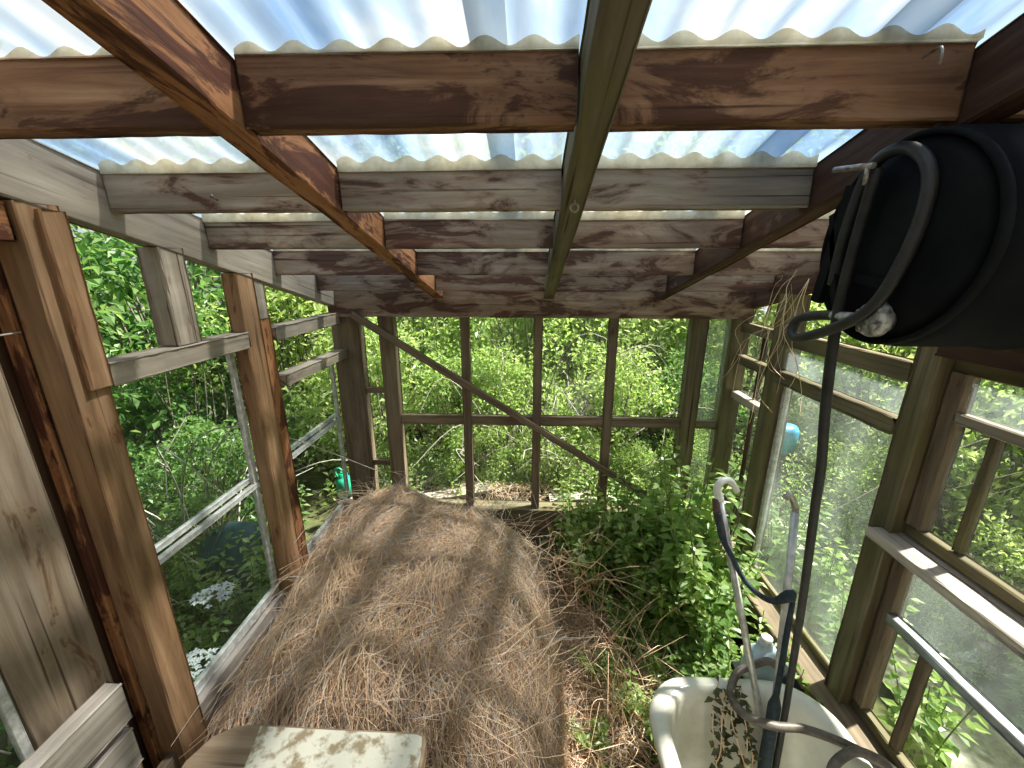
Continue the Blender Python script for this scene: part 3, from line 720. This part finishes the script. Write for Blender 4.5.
# pale twigs and arching bramble stems in the thicket
def bramble(seed,x,y,label,n=9,L=1.2,z0=-.05,mat=TWIG,r=.006):
    rr=random.Random(seed); mb=MB()
    for k in range(n):
        a=rr.uniform(0,6.28); l=L*rr.uniform(.6,1.2); h=rr.uniform(.5,1.1)*L
        b=V3((x+rr.uniform(-.15,.15),y+rr.uniform(-.15,.15),z0))
        p=[b,b+V3((math.cos(a)*l*.2,math.sin(a)*l*.2,h*.7)),b+V3((math.cos(a)*l*.6,math.sin(a)*l*.5,h)),b+V3((math.cos(a+.3)*l,math.sin(a+.3)*l*.7,h*.75))]
        mb.tube(p,lambda t:r*(1-.7*t),5,0,res=5,caps=False)
        for q in range(3):
            t=rr.uniform(.3,.9); c=p[1].lerp(p[2],t); mb.tube([c,c+rdir(rr)*.22],lambda t:r*.5*(1-.6*t),4,0,caps=False,smooth=False)
    return tag(mb.build('bramble',mat,None,(x,y,z0)),label,'bramble')
bramble(21,-.35,3.0,'bare pale bramble stems arching beyond the far window, left part')
bramble(22,.45,2.95,'bare pale bramble stems arching beyond the far window, middle part')
bramble(26,.1,3.0,'bare pale bramble stems arching high beyond the far window',11,1.5)
bramble(23,-2.0,2.0,'bare pale branches tangled outside the left window',10,1.2)
bramble(24,-2.3,1.2,'dead grey branches low outside the nearest left window',9,1.0)
bramble(25,2.7,.95,'thin grey stems outside the near right window',7,1.3,mat=BARK)

# low weeds: nettle-like plants with paired leaves
def weed_mesh(seed,H,nst,ll,mats,spread=.12):
    rr=random.Random(seed); st=MB(); lf=MB()
    for s in range(nst):
        a=rr.uniform(0,6.28); sp=spread*rr.random(); b=V3((.3*sp*math.cos(a),.3*sp*math.sin(a),0)); h=H*rr.uniform(.6,1)
        t=b+V3((sp*math.cos(a)*1.6,sp*math.sin(a)*1.6,h)); mid=b.lerp(t,.5)+V3((0,0,.04))
        pts=spline([b,mid,t],5); st.tube(pts,lambda q:.0035*(1-.5*q),5,0,caps=False,smooth=False)
        n=int(4+h/.055)
        for k in range(n):
            q=.18+.82*k/n; p=pts[min(len(pts)-1,int(q*(len(pts)-1)))]
            for sgn in (0,math.pi):
                aa=k*1.57+sgn+rr.uniform(-.4,.4)+a
                d=V3((math.cos(aa),math.sin(aa),rr.uniform(-.35,.25)))
                s_=ll*(1.15-.55*q)*rr.uniform(.8,1.2)
                lf.leaf(p+d*.012,d,V3((0,0,1))+rdir(rr)*.3,s_,s_*.55,0 if rr.random()<.6 else (1 if rr.random()<.6 else 2),.15)
    return st.mesh('stems',[STEMG]),lf.mesh('leaves',mats)
WP=[weed_mesh(31,.55,11,.070,[LEAF_A,LEAF_B,LEAF_C]),weed_mesh(32,.40,12,.062,[LEAF_B,LEAF_A,LEAF_D]),weed_mesh(33,.30,10,.055,[LEAF_A,LEAF_C,LEAF_B],.14),weed_mesh(34,.7,10,.072,[LEAF_B,LEAF_A,LEAF_C])]
def weed(k,x,y,s,label,group,z=0,cat='weed'):
    st,lf=WP[k]; t=empty('nettle',(x,y,z),label,cat,group); t.scale=(s,s,s); t.rotation_euler=(0,0,Rp.uniform(0,6.28))
    for nm,me in (('stems',st),('leaves',lf)):
        o=bpy.data.objects.new(nm,me); COL.objects.link(o); o.parent=t
G5=('green leafy weed growing up from the dirt floor inside, right of centre','weeds inside the greenhouse')
for (x,y,s,k) in ((.30,2.12,.9,0),(.50,2.05,.95,3),(.70,2.1,1.0,3),(.88,2.08,1.05,0),(1.0,1.95,1.0,3),(.15,2.1,.7,1),(.40,1.88,.8,0),(.62,1.86,.9,3),(.80,1.85,1.0,0),(.97,1.72,1.0,3),(.52,1.68,.75,1),(.72,1.66,.85,0),(.88,1.55,.9,3),(1.0,1.42,.85,0),(.60,1.48,.7,2),(.76,1.42,.75,1),(.38,1.52,.7,2),(.48,1.32,.7,2),(.62,1.27,.65,2),(.30,1.22,.6,2),(.22,1.02,.55,2),(.95,1.36,.7,1),(.28,2.14,1.0,3),(.42,2.16,1.1,0),(.55,2.14,1.1,3),(.36,1.98,1.0,0),(.70,1.20,.75,3),(.88,1.30,.8,0),(.99,1.2,.8,0),(.58,1.16,.7,1),(.62,2.0,1.3,3),(.80,1.98,1.45,3),(.92,1.84,1.45,3),(.88,2.1,1.5,3),(.90,1.66,1.25,3),(.72,1.8,1.2,3)):
    weed(k,x,y,s,*G5)
G6=('green weed at the foot of the shrubs outside the left windows','weeds outside the left windows')
for (x,y,s,k) in ((-1.45,1.05,.8,3),(-1.5,1.35,.9,0),(-1.42,1.65,.9,3),(-1.5,1.95,1.0,0),(-1.6,2.2,1.0,3),(-1.75,1.2,1.0,0),(-1.8,1.7,1.0,3),(-1.45,.75,.8,0)):
    weed(k,x,y,s,*G6,z=-.05)
G7=('light green weed low outside the right windows','weeds outside the right windows')
for (x,y,s,k) in ((1.5,.5,.9,0),(1.5,.85,.9,2),(1.55,1.2,1.0,0),(1.5,1.55,1.0,3),(1.6,1.9,1.1,0),(1.55,2.2,1.1,3),(2.35,.5,1.0,0),(2.2,1.4,1.0,3)):
    weed(k,x,y,s,*G7,z=-.05)
G8=('green weed at the foot of the thicket just beyond the far windows','weeds beyond the far windows')
for x in (-.9,-.5,-.1,.3,.7,1.1): weed(Rp.choice((0,3)),x,2.62+Rp.uniform(-.05,.15),Rp.uniform(.6,.95),*G8,z=-.05)
bramble(41,.27,1.9,'dead brown upright stems between the dry heap and the weeds',34,.5,.0,DRY2,.0028)
bramble(42,.42,1.45,'dead brown arching stems low among the weeds in front',22,.36,.0,DRY2,.0024)
# white umbels outside left
def umbel(x,y,h,label,seed):
    rr=random.Random(seed); t=empty('white_flower',(x,y,-.05),label,'flower')
    mb=MB(); mb.tube([(x,y,-.05),(x+.01,y,h*.5),(x,y+.01,h)],.004,6)
    part(mb,'stem',STEMG,t); mb=MB()
    for k in range(46):
        a=rr.uniform(0,6.28); q=.075*math.sqrt(rr.random()); c=V3((x+q*math.cos(a),y+q*math.sin(a),h+.02-q*.3+rr.uniform(-.01,.01)))
        for j in range(4):
            b=j*1.57+rr.random(); mb.leaf(c,V3((math.cos(b),math.sin(b),.25)),V3((0,0,1)),.017,.012)
    part(mb,'flower_head',PETAL,t)
umbel(-1.40,1.42,.50,'white flower head just outside the left sash, the farther of two',1)
umbel(-1.33,1.20,.36,'white flower head just outside the left sash, the nearer of two',2)
umbel(-1.5,2.0,.80,'white flower head outside left wall between post and corner',3)
# dry vine in the far right corner
Rv=random.Random(3); mb=MB()
for k in range(13):
    x=XR-.045+Rv.uniform(-.05,.02); y=Rv.uniform(1.70,1.87); z=Rv.uniform(1.75,1.9)
    pts=[V3((x,y,z))]
    for q in range(5):
        pts.append(pts[-1]+V3((Rv.uniform(-.07,.06),Rv.uniform(-.09,.09),-Rv.uniform(.03,.15))))
    pts=[V3((min(p.x,XR-.02),p.y,p.z)) for p in pts]
    mb.tube(pts,Rv.uniform(.0007,.0013),4,0,res=4,caps=False)
tag(mb.build('dry_vine',[DRY1],None,(XR-.05,1.8,1.3)),'dry pale vine tendrils hanging on the far right post','vine')
mb=MB()
for k in range(9):
    x,y=.665+Rv.uniform(-.04,.04),1.02+Rv.uniform(-.02,.02); pts=[V3((x,y,.57+Rv.uniform(0,.03)))]
    for q in range(5): pts.append(pts[-1]+V3((Rv.uniform(-.02,.02),Rv.uniform(-.05,.0),-Rv.uniform(.05,.085))))
    pts=[V3((p.x,p.y,max(.135,p.z))) for p in pts]
    mb.tube(pts,.002,5,0,res=4,caps=False)
    for p in spline(pts,5):
        if Rv.random()<.8: mb.leaf(p,rdir(Rv),V3((0,0,1)),.034*Rv.uniform(.6,1.2),.02,1)
tag(mb.build('wilted_vine',[DRY1,DEADL],None,(.72,.9,.13)),'wilted brown-green vine drooping inside the bathtub','vine')

# ------------------------------------------------------------------ things lying outside
o=empty('plastic_keg',(1.95,2.86,-.05),'small sky blue plastic keg among the plants outside the right window','keg')
mb=MB(); mb.lathe([(0,.07),(.02,.085),(.10,.10),(.19,.10),(.22,.085),(.235,.04)],(1.965,3.0,.52),'z',28); part(mb,'keg_body',SKYBLUE,o)
mb=MB(); mb.box((1.885,2.92,-.06),(2.045,3.08,.519)); part(mb,'stand',W_BROWN,o)
BASES[o.name]=V3((1.95,2.86,-.05))
o=empty('plastic_can',(-1.42,2.74,-.05),'emerald green plastic can outside beside the left corner post','can')
mb=MB(); mb.lathe([(0,.05),(.012,.062),(.13,.06),(.155,.045),(.165,.03),(.19,.03)],(-1.42,2.74,.20),'z',24); part(mb,'can_body',GREENP,o)
mb=MB(); mb.tube([(-1.46,2.74,.34),(-1.49,2.75,.40),(-1.45,2.74,.43),(-1.41,2.74,.39)],.008,8); part(mb,'handle',GREENP,o)
mb=MB(); mb.lathe([(0,.12),(.10,.11),(.2,.09),(.249,.07)],(-1.42,2.74,-.05),'z',9); part(mb,'stump',BARK,o)
mb=MB(); lps=[]
for i in range(13):
    u=i/12; l=[]
    for j in range(9):
        v=j/8; x=-2.05+.5*u; y=1.95+.32*v
        l.append((x,y,.02+.36*math.sin(math.pi*v)**.7*math.sin(math.pi*(.15+.7*u))**.6+.03*noise.noise(V3((x*9,y*9,0)))))
    lps.append(l)
mb.loops(lps,False,0,True)
tp=mb.build('tarpaulin',TEALP,None,(-1.8,2.1,0)); tp.modifiers.new('t','SOLIDIFY').thickness=.004
tag(tp,'dark teal tarpaulin over a mound outside the left window','tarpaulin')
for i,(x,y,z,a,l,lab) in enumerate(((-.52,2.60,.33,.25,.5,'pale broken board lying beyond the far sill, left'),(-.35,2.72,.30,-.5,.42,'pale broken board lying crosswise beyond the far sill'),(.30,2.58,.33,.1,.3,'short pale board beyond the far sill, right'))):
    c=V3((x,y,z)); dv=V3((math.cos(a),math.sin(a),.06))*(l/2)
    t=beam('loose_board',c-dv,c+dv,.11,.02,W_WHITE,None); tag(t,lab,'board')
mb=MB(); NX,NY=36,14
for i in range(NX+1):
    for j in range(NY+1):
        u=i/NX; v=j/NY; x=-1.0+1.7*u; y=2.40+.50*v
        mb.v.append((x,y,-.07+.40*(math.sin(math.pi*u)**.35)*(math.sin(math.pi*v)**.5)+.03*noise.noise(V3((x*8,y*8,2)))))
for i in range(NX):
    for j in range(NY): a=i*(NY+1)+j; mb.face([a,a+NY+1,a+NY+2,a+1],0,True)
Rm=random.Random(9)
def mh(x,y):
    u=min(1,max(0,(x+1.0)/1.7)); v=min(1,max(0,(y-2.4)/.5)); return -.06+.40*(math.sin(math.pi*u)**.35)*(math.sin(math.pi*v)**.5)
Rs=random.Random(17)
for i in range(900): strand(mb,(Rm.uniform(-.95,.6),Rm.uniform(2.45,2.85)),Rm.uniform(0,6.28),Rm.uniform(.08,.3),Rm.uniform(.001,.0022),Rm.choice((1,2,3)),Rm.uniform(0,.05),.3,False,mh,6)
tag(mb.build('litter_mound',[DRYD,DRY1,DRY2,DRY3],None,(-.15,2.65,-.06)),'low mound of dead plant litter carrying pale boards beyond the far sill','mound',kind='stuff')

# ------------------------------------------------------------------ small ironmongery
mb=MB(); c=V3((.098,1.015,RB(1.015,-.008)-.001))
mb.tube([c+V3((0,0,.01)),c+V3((0,0,-.004))],.0022,8,smooth=False)
mb.tube([c+V3((.009*math.sin(a),0,-.013+.009*math.cos(a))) for a in [k*.5 for k in range(13)]],.0022,8,res=2)
tag(mb.build('screw_eye',STEEL,None,c),'small steel screw eye in the underside of the middle rafter','hook')
mb=MB(); c=V3((.585,.742,2.205)); mb.tube([c+V3((0,.006,.0)),c+V3((0,-.02,.002)),c+V3((0,-.026,-.01)),c+V3((.003,-.022,-.02))],.002,8)
tag(mb.build('cup_hook',STEEL,None,c),'small metal hook screwed in the nearest big crossbeam','hook')
mb=MB(); c=V3((-.80,1.078,2.068)); mb.tube([c+V3((0,.006,0)),c+V3((.004,-.02,.004)),c+V3((.016,-.03,.006))],.0024,8)
tag(mb.build('bent_nail',STEEL,None,c),'bent pale nail sticking from the left crossbeam','nail')
mb=MB(); c=V3((-1.165,.86,1.76)); mb.tube([c+V3((.0,.012,0)),c+V3((.012,-.06,.0)),c+V3((.016,-.2,.003))],.0022,6)
tag(mb.build('wire',TWIG,None,c),'thin pale wire sticking out from the left door casing','wire')

# ------------------------------------------------------------------ light, sky, camera
sd=V3((.50,.18,.85)).normalized()
sl=bpy.data.lights.new('sun','SUN'); sl.energy=9.8; sl.angle=math.radians(2.5); sl.color=(1,.95,.86)
so=bpy.data.objects.new('sun',sl); COL.objects.link(so); so.rotation_euler=(-sd).to_track_quat('-Z','Y').to_euler(); so.location=(3,1,8)
wd=bpy.data.worlds.new('sky'); scn.world=wd; wd.use_nodes=True; nt=wd.node_tree; nt.nodes.clear()
sky=nd(nt,'ShaderNodeTexSky',sky_type='NISHITA'); sky.sun_disc=False; sky.sun_elevation=math.radians(58); sky.sun_rotation=math.radians(70); sky.altitude=100; sky.air_density=1; sky.dust_density=1.5
tc=nd(nt,'ShaderNodeTexCoord'); mp=nd(nt,'ShaderNodeMapping'); mp.inputs['Scale'].default_value=(1.6,1.6,3.0); nt.links.new(tc.outputs['Generated'],mp.inputs['Vector'])
cn=noise_n(nt,mp.outputs[0],1.4,7,.58,.3)
cr=ramp(nt,[(.43,(0,0,0)),(.60,(1,1,1))]); nt.links.new(cn,cr.inputs[0])
m0=nd(nt,'ShaderNodeMix',data_type='RGBA',blend_type='MULTIPLY'); m0.inputs[0].default_value=1; m0.inputs[7].default_value=(.085,.085,.085,1); nt.links.new(sky.outputs[0],m0.inputs[6])
mx=mixc(nt,cr.outputs[0],m0.outputs[2],(.55,.58,.62))
bg=nd(nt,'ShaderNodeBackground'); bg.inputs['Strength'].default_value=1.0; nt.links.new(mx,bg.inputs[0])
wo=nd(nt,'ShaderNodeOutputWorld'); nt.links.new(bg.outputs[0],wo.inputs[0])

cd=bpy.data.cameras.new('camera'); cam=bpy.data.objects.new('camera',cd); COL.objects.link(cam)
cd.sensor_width=36; cd.sensor_fit='HORIZONTAL'; cd.lens=405/1024*36; cd.clip_start=.02; cd.clip_end=200
cam.location=(0,0,1.9); cam.rotation_euler=(math.radians(90-15.9),0,math.radians(2.6))
scn.camera=cam
vs=scn.view_settings; vs.view_transform='Standard'; vs.look='None'; vs.exposure=.95; vs.gamma=1; vs.use_curve_mapping=False
